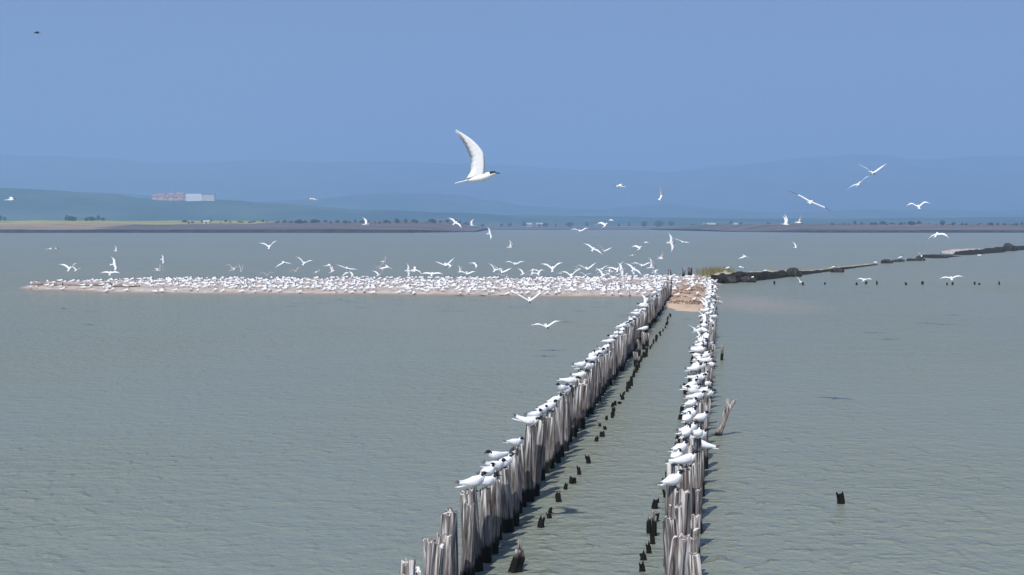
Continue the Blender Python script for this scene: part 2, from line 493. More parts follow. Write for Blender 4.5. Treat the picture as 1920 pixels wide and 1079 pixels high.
# ------------------------------------------------------------------ houses
def box_mesh(name, x0, x1, y0, y1, z0, z1):
    v = [(x, y, z) for z in (z0, z1) for y in (y0, y1) for x in (x0, x1)]
    f = [(0, 2, 3, 1), (4, 5, 7, 6), (0, 1, 5, 4), (2, 6, 7, 3), (0, 4, 6, 2), (1, 3, 7, 5)]
    return pydata(name, v, f)
def gable(name, w, d, z0, h, ov=0.5):
    a, b = w / 2 + ov, d / 2 + ov
    v = [(-a, -b, z0), (a, -b, z0), (a, b, z0), (-a, b, z0), (-a, 0, z0 + h), (a, 0, z0 + h)]
    return pydata(name, v, [(0, 1, 5, 4), (2, 3, 4, 5), (0, 4, 3), (1, 2, 5), (0, 3, 2, 1)])
def house(loc, w, d, h, rh, wall, roof, label, group, flat=False, wins=0):
    r = bpy.data.objects.new('house', None); COL.objects.link(r); r.location = loc
    link('wall', box_mesh('wall', -w / 2, w / 2, -d / 2, d / 2, -6, h), wall, r)
    if flat: link('roof', box_mesh('roof', -w / 2 - .3, w / 2 + .3, -d / 2 - .3, d / 2 + .3, h + .01, h + .6), roof, r)
    else: link('roof', gable('roof', w, d, h + .01, rh), roof, r)
    for i in range(wins):
        x = -w / 2 + w * (i + .5) / wins
        link('window', box_mesh('window', x - .7, x + .7, -d / 2 - .08, -d / 2 + .2, h * .45, h * .75), M['glass'], r)
    return tag(r, label, 'house', group)
def zhill(px): return CAM_H + (HOR - interp(NEAR, px)) * HD / FPX
rh = random.Random(9)
hs = [(292, 11, 5), (304, 14, 9), (313, 10, 6), (322, 12, 11), (330, 9, 8), (339, 15, 12), (348, 9, 6), (309, 10, 3), (334, 11, 4)]
for i, (px, w, h) in enumerate(hs):
    d = HD - 40 - (30 if i > 6 else 0)
    z = zhill(px) - (1 if i < 7 else 6)
    house(((px - 960) / FPX * d, d, z), w * .88, 9, h * .85, 3.4, M['pink_plaster'], M['tile'],
          'small red-roofed house in the hilltop village left of the big white building', 'red-roofed village houses', wins=4)
# the long white building: two wings
r = bpy.data.objects.new('white_building', None); COL.objects.link(r)
d = HD - 100
r.location = ((377 - 960) / FPX * d, d, zhill(378) - 4)
r.scale = (.88, .88, .88)
tag(r, 'long white flat-roofed building on the left hilltop, largest of the village', 'building')
link('wall', box_mesh('wall', -29, 4, -9, 9, -8, 14), M['plaster'], r)
link('wall', box_mesh('wall', 4.02, 30, -7, 8, -8, 12.5), M['grey_plaster'], r)
link('roof', box_mesh('roof', -29.6, 4.4, -9.6, 9.6, 14.01, 14.8), M['grey_plaster'], r)
link('roof', box_mesh('roof', 4.42, 30.6, -7.6, 8.6, 12.51, 13.2), M['tile'], r)
wm = box_mesh('window', -.7, .7, -.15, .1, -.6, .6)
for fl in range(3):
    for k in range(12):
        x = -27 + k * 5
        if 2 < x < 6: continue
        link('window', wm, M['glass'], r, (x, -9.03 if x < 4 else -7.03, -1 + fl * 4.4))
for px, py, w, lab in ((12, 376, 13, 'tiny white house on the dark hill at the left edge'),):
    pass
house(((990 - 960) / FPX * 1925, 1925, 3), 9, 7, 3, 2, M['dull_plaster'], M['dull_plaster'], 'pale house in the haze above the middle shore', None, wins=4)
house(((1012 - 960) / FPX * 1935, 1935, 3), 8, 7, 3, 2, M['dull_plaster'], M['dull_plaster'], 'pale house just right of another, in haze above middle shore', None, wins=3)
house(((1330 - 960) / FPX * 1940, 1940, 3), 14, 7, 3, 2, M['dull_plaster'], M['dull_plaster'], 'long pale farmhouse in haze on the middle shore right of the jetty', None, wins=6)
house(((1375 - 960) / FPX * 1945, 1945, 3), 9, 7, 3, 2, M['dull_plaster'], M['dull_plaster'], 'short greyish house in haze, right of the long pale farmhouse', None, wins=3)
house(((388 - 960) / FPX * 1120, 1120, 4.5), 4, 4, 2.4, 1.2, M['plaster'], M['dull_plaster'], 'tiny pale hut in the hedge line of the far left shore', None, wins=1)

# ------------------------------------------------------------------ sandbar, mound, spit
BAR = [at(*q).to_2d() for q in ((28, 541), (60, 545), (130, 546), (210, 550), (330, 551), (500, 552), (700, 553), (850, 555), (940, 556), (1100, 557), (1215, 558), (1262, 552), (1300, 548), (1345, 536), (1352, 521), (1300, 519), (1200, 524), (1000, 528), (700, 528), (450, 528), (250, 530), (120, 533), (50, 537))]
MOUND = [at(*q).to_2d() for q in ((1232, 566), (1243, 576), (1265, 583), (1300, 585), (1330, 582), (1340, 566), (1342, 545), (1340, 528), (1300, 522), (1262, 528), (1240, 548))]
def sdf(poly, x, y):
    q = Vector((x, y)); best = 1e9; ins = False; n = len(poly)
    for i in range(n):
        a, b = poly[i], poly[(i + 1) % n]
        ab = b - a; tt = max(0, min(1, (q - a).dot(ab) / ab.length_squared))
        best = min(best, (q - a - ab * tt).length)
        if (a.y > y) != (b.y > y) and x < (b.x - a.x) * (y - a.y) / (b.y - a.y) + a.x: ins = not ins
    return best if ins else -best
def h_bar(x, y): 
    s = sdf(BAR, x, y) + 0.5 * fbm(x * .35, y * .35, 5, 3)
    return max(-0.5, min(0.20, s * 0.16)) + 0.05 * fbm(x * .9, y * .9, 1, 3)
def h_mound(x, y):
    s = sdf(MOUND, x, y) + 0.4 * fbm(x * .6, y * .6, 9, 3)
    return max(-0.5, min(0.55, s * 0.20)) + 0.10 * fbm(x * 1.3, y * 1.3, 4, 3) * max(0, min(1, s))
def island(name, hf, x0, x1, y0, y1, step, mat):
    nx, ny = int((x1 - x0) / step), int((y1 - y0) / step)
    v, f = [], []
    hs_ = []
    for j in range(ny + 1):
        for i in range(nx + 1):
            x, y = x0 + i * step, y0 + j * step
            z = hf(x, y); hs_.append(z); v.append((x, y, z))
    for j in range(ny):
        for i in range(nx):
            q = (j * (nx + 1) + i, j * (nx + 1) + i + 1, (j + 1) * (nx + 1) + i + 1, (j + 1) * (nx + 1) + i)
            if max(hs_[a] for a in q) > -0.35: f.append(q)
    return tag(link(name, pydata(name, v, f, smooth=True), mat), kind='structure')
island('sandbar', h_bar, -32, 15, 78, 114, 0.5, M['sand'])
island('mound', h_mound, 6.0, 14.6, 64, 108, 0.22, M['mound'])
def ground_z(x, y): return max(0.0, h_bar(x, y), h_mound(x, y))

# dark eroded spit running back to the right
def spit(name, pts, mats, seed, sub=22):
    """pts: (px, py base, height m, width m)"""
    rows = []
    for (a, b) in zip(pts, pts[1:]):
        for k in range(sub):
            tt = k / sub
            rows.append([a[i] + (b[i] - a[i]) * tt for i in range(4)])
    rows.append(list(pts[-1]))
    v, f, mi = [], [], []
    prof = [(-0.25, -0.6, 0), (0.0, 0.0, 0), (0.04, 0.45, 0), (0.10, 0.86, 0), (0.30, 1.0, 0), (0.5, 1.12, 1), (0.8, 1.16, 1), (1.0, 0.9, 0), (1.15, -0.6, 0)]
    n = len(prof)
    for i, (px, py, h, w) in enumerate(rows):
        g = at(px, py)
        for (u, hh, m) in prof:
            wob = 0.5 * fbm(g.x * 1.1, u * 3 + seed, hh, 5)
            v.append((g.x + .15 * wob, g.y + u * w + wob * (1 if hh < .9 else .3), hh * h * max(.3, 1 + .38 * fbm(g.x * 1.1 + seed, u * 4, 3, 5)) if hh > 0 else hh))
    for i in range(len(rows) - 1):
        for j in range(n - 1):
            f.append((i * n + j, (i + 1) * n + j, (i + 1) * n + j + 1, i * n + j + 1)); mi.append(prof[j][2])
    f.append(tuple(range(n))); mi.append(0)
    b = (len(rows) - 1) * n; f.append(tuple(b + i for i in range(n - 1, -1, -1))); mi.append(0)
    me = pydata(name, v, f, mi)
    for m in mats: me.materials.append(m)
    return tag(link(name, me), kind='structure')
SPIT = [(1352, 533, .40, 5), (1375, 531, .52, 5), (1420, 527, .48, 5), (1455, 523, .36, 5), (1500, 517, .26, 5), (1530, 513, .13, 4), (1560, 509, .09, 4), (1575, 507, .14, 4), (1610, 502, .05, 4), (1648, 497, .03, 4)]
spit('spit', SPIT, [M['bank'], M['spit_top']], 2.0)
spit('islet', [(1752, 485, .05, 8), (1768, 484.5, .20, 10), (1790, 482, .14, 8), (1802, 481, .04, 6)], [M['bank'], M['bank']], 6.0)
spit('islet', [(1806, 479, .04, 10), (1822, 478.5, .28, 14), (1850, 476, .34, 16), (1880, 474, .3, 16), (1888, 472, .05, 10)], [M['bank'], M['sand']], 9.0)
spit('islet', [(1888, 471, .05, 10), (1900, 470.5, .22, 14), (1912, 470, .05, 14), (1926, 469, .25, 16), (2020, 465, .3, 16), (2080, 463, .05, 10)], [M['bank'], M['bank']], 14.0)

def rock_mesh(seed, sx, sy, sz):
    bm = bmesh.new(); bmesh.ops.create_icosphere(bm, subdivisions=2, radius=1.0)
    for vv in bm.verts:
        k = 1 + .45 * noise.noise(vv.co * 1.3 + Vector((seed * 5.3, 1, 2)))
        vv.co = Vector((vv.co.x * sx * k, vv.co.y * sy * k, vv.co.z * sz * k))
    me = bpy.data.meshes.new('rock'); bm.to_mesh(me); bm.free(); return me
def rock(px, py, sx, sy, sz, label, seed, mat='rock', group=None, up=.3):
    g = at(px, py)
    return tag(link('rock', rock_mesh(seed, sx, sy, sz), M[mat], None, (g.x, g.y, sz * up)), label, 'rock', group)
rock(1488, 519, .55, .6, .50, 'dark boulder bulging from the middle of the dark spit', 1)
rock(1366, 531, .6, .5, .32, 'dark weedy boulder at the jetty end of the dark spit', 2)
rock(1400, 529.5, .6, .5, .30, 'low dark boulder on the dark spit beside an upright white tern', 3)
rock(1570, 511, .5, .5, .28, 'small grey rock near the thin far end of the spit', 4)
for i, (px, py) in enumerate(((1662, 494), (1680, 491.5), (1688, 491), (1706, 489.5), (1718, 489), (1725, 489))):
    rock(px, py, rt.uniform(.35, .7), .5, rt.uniform(.18, .32), 'small dark rock in the broken line of stones beyond the spit', 10 + i, group='stones between spit and islets')
rock(1891, 471, .9, .9, .85, 'tall dark rock rising right of the pale islet', 21)
rock(1899, 470.5, .7, .8, .6, 'smaller dark rock right beside the tall dark rock on the far right', 22)
rock(1768, 484, .6, .6, .26, 'dark rounded rock on the low islet left of the pale islet', 23)

# old timbers lying on the left end of the bar
def beam(px0, px1, py, z, r, label, mat, tilt=0.0):
    a, b = at(px0, py), at(px1, py)
    L = (b - a).length
    rings = []
    n = 9
    for i in range(n + 1):
        x = L * (i / n - .5)
        rr = r * (1 + .18 * noise.noise(Vector((x * 1.1, py, 3))))
        rings.append((Vector((x, .05 * noise.noise(Vector((x, 5, px0))), .04 * noise.noise(Vector((x * .6, px0, 1))))), Vector((0, 1, 0)), Vector((0, 0, 1)), rr * 1.6, rr))
    v, f = loft(rings, 7)
    m = (a + b) / 2
    o = link('timber_beam', pydata('timber_beam', v, f), M[mat], None, (m.x, m.y, z), (0, tilt, 0))
    return tag(o, label, 'beam')
beam(62, 118, 542, .30, .10, 'pale reddish timber beam at the far left tip of the sandbar', 'pale_rock', 0.01)
beam(122, 208, 543, .30, .11, 'long reddish timber beam raised over dark shadow, left part of sandbar', 'pale_rock', -0.01)
beam(212, 262, 545, .28, .10, 'short timber beam among terns, right of the long reddish beam', 'pale_rock', .01)

# ------------------------------------------------------------------ posts
def post_mesh(seed, r, h, sides=13, top_rough=.05, taper=.12, bend=.03, flat=1.0):
    rd = random.Random(seed)
    rings = 8
    groove = [1 + rd.uniform(-.30, .18) for _ in range(sides)]
    ang = [2 * math.pi * (i + rd.uniform(-.22, .22)) / sides for i in range(sides)]
    topz = [rd.uniform(-top_rough, top_rough * .5) for _ in range(sides)]
    bx, by = rd.uniform(-bend, bend), rd.uniform(-bend, bend)
    v, f = [], []
    for k in range(rings + 1):
        tt = k / rings
        z = -.7 + (h + .7) * tt
        rr = r * (1 + taper * (.5 - tt))
        for i in range(sides):
            g = groove[i] * (1 + .07 * noise.noise(Vector((math.cos(ang[i]) * 2, math.sin(ang[i]) * 2 + seed, z * 3))))
            zz = z + (topz[i] if k == rings else 0)
            v.append((rr * g * math.cos(ang[i]) + bx * math.sin(tt * 3), rr * flat * g * math.sin(ang[i]) + by * math.sin(tt * 3), zz))
    for k in range(rings):
        for i in range(sides):
            j = (i + 1) % sides
            f.append((k * sides + i, k * sides + j, (k + 1) * sides + j, (k + 1) * sides + i))
    b = rings * sides
    c = len(v); v.append((bx * .14, by * .14, h - top_rough * .5))
    for i in range(sides): f.append((b + i, b + (i + 1) % sides, c))
    return pydata('post', v, f)
POSTS = [post_mesh(i + 1, random.Random(i * 7 + 3).uniform(.064, .098), 1.0, flat=random.Random(i).uniform(.75, 1.0)) for i in range(14)]
STUMPS = [post_mesh(50 + i, random.Random(i * 3 + 1).uniform(.034, .056), 1.0, 9, .65, .3) for i in range(8)]
for m in POSTS: m.materials.append(M['wood'])
for m in STUMPS: m.materials.append(M['stump'])

VPX = 1350.0
JU = Vector(((VPX - 960) / FPX, 1.0, 0))        # direction of the jetty, per metre of depth
def row_pt(k, d):
    """point on a row whose pixel slope is k, at depth d"""
    return Vector(((VPX - 960) / FPX * d - k * CAM_H, d, 0))

ORD = ['first', 'second', 'third', 'fourth', 'fifth', 'sixth', 'seventh', 'eighth', 'ninth', 'tenth', 'eleventh', 'twelfth', 'thirteenth', 'fourteenth', 'fifteenth', 'sixteenth', 'seventeenth', 'eighteenth', 'nineteenth', 'twentieth']
rp = random.Random(77)
tops = {'left': [], 'right': [], 'outer': []}
def add_post(p, h, label, group, scale=1.0, mesh=None, name='post', cat='post', lean=.042, rot=None):
    me = mesh or rp.choice(POSTS)
    o = link(name, me, (), None, p, rot or (rp.gauss(0, lean), rp.gauss(0, lean), rp.uniform(0, 6.28)))
    o.scale = (scale, scale, h)
    tag(o, label, cat, group)
    return o

d, i = 9.3, 0
while d < 79:
    p_ = row_pt(.70, d) + Vector((rp.gauss(0, .022), 0, 0))
    h = rp.gauss(.88, .06) - (.06 if rp.random() < .12 else 0)
    if i < len(ORD): lab = ORD[i] + ' weathered grey post from the near end of the long left row'
    else: lab = 'weathered grey wooden post in the middle stretch of the long left row' if d < 40 else 'small weathered post in the far stretch of left row, toward the sandbar'
    add_post(p_, h, lab, 'posts of the left row', rp.uniform(.92, 1.26) if d < 22 else rp.uniform(.78, 1.24))
    tops['left'].append((p_, h, d))
    d += rp.uniform(.36, .46) if d < 22 else rp.uniform(.46, .66); i += 1
d, i = 13.75, 0
while d < 78:
    p_ = row_pt(.114, d) + Vector((rp.gauss(0, .03), 0, 0))
    h = rp.gauss(.89, .045)
    if i < len(ORD): lab = ORD[i] + ' tall weathered post from the near end of the right row'
    else: lab = 'weathered post in the middle stretch of the right row, inner line' if d < 45 else 'small weathered post in the far stretch of right row, near the mound'
    add_post(p_, h, lab, 'inner posts of the right row', 1.35 if i == 0 else rp.uniform(.85, 1.12))
    tops['right'].append((p_, h, d))
    d += rp.uniform(.64, .80); i += 1
d, i = 14.2, 0
while d < 74:
    p_ = row_pt(.068, d) + Vector((rp.gauss(0, .035), 0, 0))
    h = rp.gauss(.74, .12)
    if d < 18: h = rp.uniform(.5, .72)
    if i < 10: lab = ORD[i] + ' shorter pale post from the near end, outer side of the right row'
    else: lab = 'shorter weathered post midway along the outer side of the right row' if d < 45 else 'short small post on the outer side of right row near the mound'
    add_post(p_, h, lab, 'outer posts of the right row', rp.uniform(.6, .9))
    tops['outer'].append((p_, h, d))
    d += rp.uniform(.72, .95); i += 1

# rotten stumps between the rows
MIDST = [(1018, 989, .12), (1027, 972, .07), (1034, 962, .06), (1045, 941, .09), (1047, 932, .06), (1063, 918, .08), (1074, 907, .10), (1083, 890, .11), (1101, 869, .13), (1120, 828, .09), (1129, 819, .10), (1133, 806, .07), (1124, 800, .07), (1138, 788, .08), (1147, 784, .08), (1151, 777, .11), (1149, 764, .09), (1162, 758, .06), (1170, 741, .07), (1179, 729, .18), (1184, 719, .16), (1189, 708, .15), (1194, 699, .20), (1199, 690, .24), (1203, 679, .2), (1206, 671, .18), (1213, 667, .12), (1219, 655, .1), (1226, 645, .16), (1230, 637, .14), (1237, 630, .10), (1243, 622, .10), (1250, 610, .12), (1251, 603, .10), (1256, 594, .14)]
rs = random.Random(12)
for a_, b_ in list(zip(MIDST[14:], MIDST[15:])):
    MIDST.append(((a_[0] + b_[0]) / 2 + rs.uniform(-2, 2), (a_[1] + b_[1]) / 2, rs.uniform(.06, .14)))
for n_, (px, py, h) in enumerate(MIDST):
    lab = (ORD[n_] + ' dark rotten stump from the near end of the line between both rows') if n_ < 14 else 'small dark rotten stump far back in the line between both rows'
    add_post(at(px, py), h * .95, lab, 'rotten stumps between the rows', rp.uniform(.65, 1.0), rp.choice(STUMPS), 'stump', 'stump')
for n_, (px, py, h) in enumerate(((1193, 688, .38), (1200, 668, .46), (1208, 656, .52), (1213, 650, .40))):
    add_post(at(px, py), h, ORD[n_] + ' short pale post of four beside the dark stumps behind left row', 'four short posts beside the stumps', .9)
o = add_post(at(966, 1074), .20, 'broken white-stained stump standing alone at the bottom between the rows', None, 1.5, STUMPS[2], 'stump', 'stump', rot=(.1, .25, .5))
o = add_post(at(974, 1066), .27, 'thin dark stake leaning beside the white-stained stump at the bottom', None, .7, STUMPS[4], 'stake', 'stake', rot=(0, .12, 1.5))
RST = [(1201, 1072, .10), (1203, 1050, .09), (1214, 1038, .12), (1222, 1020, .12), (1227, 1005, .26), (1219, 1000, .20), (1233, 978, .09), (1231, 954, .13), (1246, 933, .09), (1252, 928, .07), (1247, 908, .08), (1252, 903, .14), (1269, 852, .20), (1269, 833, .16), (1277, 787, .12), (1279, 777, .18), (1284, 740, .2), (1285, 731, .16), (1292, 716, .2), (1298, 682, .2), (1301, 670, .24), (1309, 648, .22), (1310, 635, .2), (1315, 606, .2)]
for n_, (px, py, h) in enumerate(RST):
    lab = (ORD[n_] + ' dark stump from the near end of the line left of right row') if n_ < 14 else 'dark stump far back along the left side of the right row'
    add_post(at(px, py), h * .95, lab, 'stumps left of the right row', rp.uniform(.7, 1.05), rp.choice(STUMPS), 'stump', 'stump')
for n_, px in enumerate((1453, 1505, 1547, 1606, 1625, 1643, 1698, 1729, 1776, 1786, 1827, 1836, 1873)):
    lab = ORD[n_] + ' dark stump from the left in the sparse line right of the spit'
    add_post(at(px, 534 + rp.uniform(-1, 1)), rp.uniform(.12, .26), lab, 'sparse stumps in the water right of the spit', rp.uniform(1.0, 1.7), rp.choice(STUMPS), 'stump', 'stump')
LONE = post_mesh(91, .05, 1.0, 9, .4, .1); LONE.materials.append(M['dark_wood'])
add_post(at(1575, 945), .14, 'lone black stump in open water at the lower right', None, 1.0, LONE, 'stump', 'stump')
# bigger dark piles behind the mound
for px, py, h, lab in ((1255, 528, .80, 'thin dark pile behind the crowd where bar meets the left row'), (1282, 524, .80, 'middle dark pile standing behind the mound, left of a thicker one'), (1294, 522, .74, 'thickest dark pile behind the mound, beside the grass tuft')):
    g = at(px, py)
    o = add_post((g.x, g.y, 0), h, lab, None, 1.2 if px < 1290 else 1.9, post_mesh(px, .08, 1.0), 'pile', 'pile')
    o.data.materials.append(M['dark_wood'])
# stake leaning right beside the right row, with a forked head
def fork_mesh():
    v, f = [], []
    def tube(pts, n=8):
        base = len(v)
        for k, (c, r) in enumerate(pts):
            for i in range(n):
                a = 2 * math.pi * i / n
                g = 1 + .22 * noise.noise(Vector((math.cos(a) * 2, math.sin(a) * 2, k * .7)))
                v.append((c[0] + r * g * math.cos(a), c[1] + r * g * math.sin(a), c[2]))
        for k in range(len(pts) - 1):
            for i in range(n):
                j = (i + 1) % n
                f.append((base + k * n + i, base + k * n + j, base + (k + 1) * n + j, base + (k + 1) * n + i))
        e = base + (len(pts) - 1) * n
        f.append(tuple(e + i for i in range(n)))
    tube([((-.10, 0, -.5), .07), ((0, 0, 0), .062), ((.075, 0, .18), .058), ((.125, 0, .34), .054), ((.165, 0, .46), .055), ((.18, 0, .52), .05)])
    tube([((.16, 0, .42), .05), ((.185, 0, .54), .045), ((.18, .01, .63), .035)])
    tube([((.165, 0, .44), .05), ((.24, 0, .55), .045), ((.295, -.01, .62), .032)])
    return pydata('stake', v, f)
tag(link('stake', fork_mesh(), M['pale_wood'], None, at(1346, 817)), 'crooked pale stake with dark forked head leaning right of the right row', 'stake')
add_post(at(1353, 676), .42, 'thin bare stick upright on the outer side of the far right row', None, .45, POSTS[3], 'stake', 'stake', rot=(.0, .06, 0))

# ------------------------------------------------------------------ terns
U, V_, W = Vector((1, 0, 0)), Vector((0, 1, 0)), Vector((0, 0, 1))
def path_loft(pts, n, wid=1.0):
    """pts: (x, z, r_side, r_up) in the XZ plane"""
    rings = []
    for i, (x, z, rs, ru) in enumerate(pts):
        a = pts[max(0, i - 1)]; b = pts[min(len(pts) - 1, i + 1)]
        d_ = Vector((b[0] - a[0], 0, b[1] - a[1])).normalized()
        up = Vector((-d_.z, 0, d_.x))
        rings.append((Vector((x, 0, z)), V_, up, rs * wid, ru))
    return loft(rings, n)
STAND = [(-.150, .084, .006, .005), (-.125, .088, .020, .016), (-.08, .098, .040, .036), (-.02, .104, .056, .053), (.04, .112, .058, .060), (.080, .130, .047, .048), (.100, .152, .033, .034), (.112, .172, .028, .029), (.128, .184, .027, .025), (.146, .184, .020, .018), (.160, .181, .009, .008)]
FLY = [(-.150, .004, .010, .006), (-.11, .002, .024, .018), (-.05, -.002, .040, .036), (.02, -.004, .047, .044), (.08, .0, .042, .040), (.125, .008, .032, .032), (.155, .014, .027, .027), (.178, .012, .021, .020), (.195, .008, .010, .009)]
def color_bird(v, f, stand):
    """material slots: 0 white, 1 grey back, 2 black cap"""
    mi = []
    for q in f:
        c = sum((v[i] for i in q), Vector()) / len(q)
        if stand:
            cap = c.x > .086 and c.z > .166
            back = c.x < .075 and c.z > .118 + .25 * max(0, c.x)
        else:
            cap = c.x > .128 and c.z > .012
            back = c.x < .11 and c.x > -.12 and c.z > .016
        mi.append(2 if cap else 1 if back else 0)
    return mi
def cone(p0, p1, r, n=6):
    d_ = (p1 - p0).normalized(); a = d_.orthogonal().normalized(); b = d_.cross(a)
    v = [p0 + (a * math.cos(2 * math.pi * i / n) + b * math.sin(2 * math.pi * i / n)) * r for i in range(n)]
    m_ = p0 + (p1 - p0) * .78
    v += [m_ + (a * math.cos(2 * math.pi * i / n) + b * math.sin(2 * math.pi * i / n)) * r * .45 for i in range(n)]
    v.append(p1)
    f = [(i, (i + 1) % n, n + (i + 1) % n, n + i) for i in range(n)] + [(n + i, n + (i + 1) % n, 2 * n) for i in range(n)] + [tuple(range(n - 1, -1, -1))]
    return v, f, [0] * n + [1] * n + [0]
def bill(p0, p1, r):
    v, f, mi = cone(p0, p1, r)
    me = pydata('bill', v, f, mi); me.materials.append(M['black']); me.materials.append(M['bill_tip']); return me
def tail(x0, z0, L, spread, droop):
    v, f = [], []
    for s in (1, -1):
        b = len(v)
        pr = [(0, 0, .0), (0, .022, 0), (-.5 * L, .018 + spread * .5, droop * .5), (-L, .008 + spread, droop), (-.55 * L, .0 + spread * .1, droop * .5)]
        for z_ in (.004, -.004):
            for (x, y, z) in pr: v.append(Vector((x0 + x, s * y, z0 + z + z_ * (1 if x > -.8 * L else .3))))
        n = len(pr)
        f += [tuple(b + i for i in range(n)), tuple(b + n + i for i in range(n - 1, -1, -1))] + [(b + i, b + n + i, b + n + (i + 1) % n, b + (i + 1) % n) for i in range(n)]
    me = pydata('tail', v, f); me.materials.append(M['white_feather']); return me
def folded_wing(side, lift=0.0, cross=0.0):
    rings = []
    for (x, y, z, h, w) in ((.082, .034, .128, .018, .008), (.06, .052, .124, .040, .012), (.0, .056, .116, .044, .013), (-.07, .041, .106, .032, .011), (-.13, .027, .105, .020, .008), (-.19, .014, .107, .011, .005), (-.235, .004, .110, .004, .003)):
        k = max(0, (.05 - x) / .285)
        rings.append((Vector((x, side * (y - cross * k * k), z + lift * k * k)), Vector((0, side, .25)).normalized(), Vector((.15, 0, 1)).normalized(), w, h))
    v, f = loft(rings, 8)
    mi = [1 if (sum((v[i] for i in q), Vector()) / len(q)).x < -.165 else 0 for q in f]
    me = pydata('wing', v, f, mi, True); me.materials.append(M['grey_feather']); me.materials.append(M['dark_feather']); return me
def leg_mesh(side):
    v, f = [], []
    for (x, y, z, r) in ((.008, side * .022, .075, .0055), (.004, side * .022, .035, .005), (.006, side * .023, .004, .005)):
        for i in range(5):
            a = 2 * math.pi * i / 5; v.append((x + r * math.cos(a), y + r * math.sin(a), z))
    for k in range(2):
        for i in range(5): f.append((k * 5 + i, k * 5 + (i + 1) % 5, k * 5 + 5 + (i + 1) % 5, k * 5 + 5 + i))
    b = len(v); y = side * .023
    for z in (.0, .006): v += [(-.006, y, z), (.04, y - .016, z * .5), (.042, y + .016, z * .5)]
    f += [(b, b + 2, b + 1), (b + 3, b + 4, b + 5), (b, b + 1, b + 4, b + 3), (b + 1, b + 2, b + 5, b + 4), (b + 2, b, b + 3, b + 5)]
    me = pydata('leg', v, f); me.materials.append(M['black']); return me

def spread_wing(side, a1, a2, sweep, n=11, L=.47, chord=.118):
    """open wing: inner part raised a1 deg, outer part a2 deg; airfoil sections"""
    v, f, mi = [], [], []
    prof = ((0, 0), (.10, .75), (.35, 1.0), (.70, .5), (1.0, .05), (.6, -.15), (.2, -.35))
    m = len(prof)
    y, z = .026, .012
    wrist = .42
    lasty = 0
    for k in range(n + 1):
        tt = k / n
        ds = L / n if k else 0
        a = R(a1 if tt <= wrist else a1 + (a2 - a1) * min(1, (tt - wrist) / .3))
        y += math.cos(a) * ds; z += math.sin(a) * ds
        if tt < wrist: xl = .062 + .045 * math.sin(tt / wrist * math.pi / 2)
        else:
            u = (tt - wrist) / (1 - wrist); xl = .107 - sweep * (.35 * u + .65 * u * u)
        c = chord * (1.0 + (.30 - 2.5 * tt if chord > .15 else 0) if tt < .12 else (1 - .10 * tt / wrist) if tt < wrist else (.90 * (1 - ((tt - wrist) / (1 - wrist)) ** 1.5) + .03))
        if k % 2 and tt > .3: c *= .95
        th = .011 * (1 - .75 * tt)
        up = Vector((0, -math.sin(a), math.cos(a)))
        for (px, pz) in prof:
            q = Vector((xl - px * c, y, z)) + up * (pz * th)
            v.append(Vector((q.x, side * q.y, q.z)))
    tt_of = lambda k: k / n
    for k in range(n):
        for i in range(m):
            j = (i + 1) % m
            q = (k * m + i, k * m + j, (k + 1) * m + j, (k + 1) * m + i)
            f.append(q if side < 0 else q[::-1])
            top = i < 4
            tip = tt_of(k) > .72 and i in (2, 3, 4)
            mi.append(2 if (tip and top) else 0 if top else 0 if (n > 15 and k % 2 and k > 3 and i == 4) else 1)
    f.append(tuple(range(m)) if side > 0 else tuple(range(m - 1, -1, -1))); mi.append(0)
    b = n * m; f.append(tuple(b + i for i in range(m)) if side < 0 else tuple(b + i for i in range(m - 1, -1, -1))); mi.append(2)
    me = pydata('wing', v, f, mi)
    for q in ('grey_feather', 'wing_white', 'tip_feather'): me.materials.append(M[q])
    me.polygons.foreach_set('use_smooth', [True] * len(me.polygons))
    return me
M['tip_feather'] = plain('wingtip_grey', (0.42, 0.43, 0.45), 0.75)

sv, sf = path_loft(STAND, 10); smi = color_bird(sv, sf, True)
me_stand = pydata('tern', sv, sf, smi, True)
fv, ff = path_loft(FLY, 10); fmi = color_bird(fv, ff, False)
me_fly = pydata('tern', fv, ff, fmi, True)
for m_ in (me_stand, me_fly):
    for q in ('white_feather', 'grey_feather', 'black'): m_.materials.append(M[q])

def proto_stand(kind):
    o = link('tern', me_stand)
    kids = [link('bill', bill(Vector((.155, 0, .182)), Vector((.212, 0, .172)), .007), (), o),
            link('tail', tail(-.13, .087, .105, .014, -.004), (), o),
            link('leg', leg_mesh(1), (), o), link('leg', leg_mesh(-1), (), o)]
    if kind == 0: kids += [link('wing', folded_wing(1), (), o), link('wing', folded_wing(-1), (), o)]
    elif kind == 1: kids += [link('wing', folded_wing(1, .055, .03), (), o), link('wing', folded_wing(-1, .03, .02), (), o)]
    else:
        for s in (1, -1):
            w = link('wing', spread_wing(s, 58, 40, .20), (), o); w.location = (-.01, 0, .105); kids.append(w)
    tag(o, 'white tern', 'tern')
    KIDS[o.name] = kids
    return o
STANDERS = [proto_stand(0), proto_stand(1), proto_stand(2)]
POSES = {'glide': (12, -6, .20), 'vee': (40, 24, .17), 'emm': (34, -18, .20), 'up': (80, 70, .22), 'down': (-16, -42, .20), 'flat': (4, 2, .22), 'hero': (84, 80, .235)}
WINGS = {k: (spread_wing(1, *a, chord=.16 if k == 'hero' else .145, L=.54 if k == 'hero' else .47, n=22 if k == 'hero' else 11), spread_wing(-1, *a, chord=.16 if k == 'hero' else .145, L=.54 if k == 'hero' else .47, n=22 if k == 'hero' else 11)) for k, a in POSES.items()}
me_fbill = bill(Vector((.19, 0, .008)), Vector((.245, 0, -.002)), .008)
me_ftail = tail(-.135, .003, .13, .035, 0)
WINGS['dusk'] = (spread_wing(1, 3, 0, .2, chord=.14), spread_wing(-1, 3, 0, .2, chord=.14))
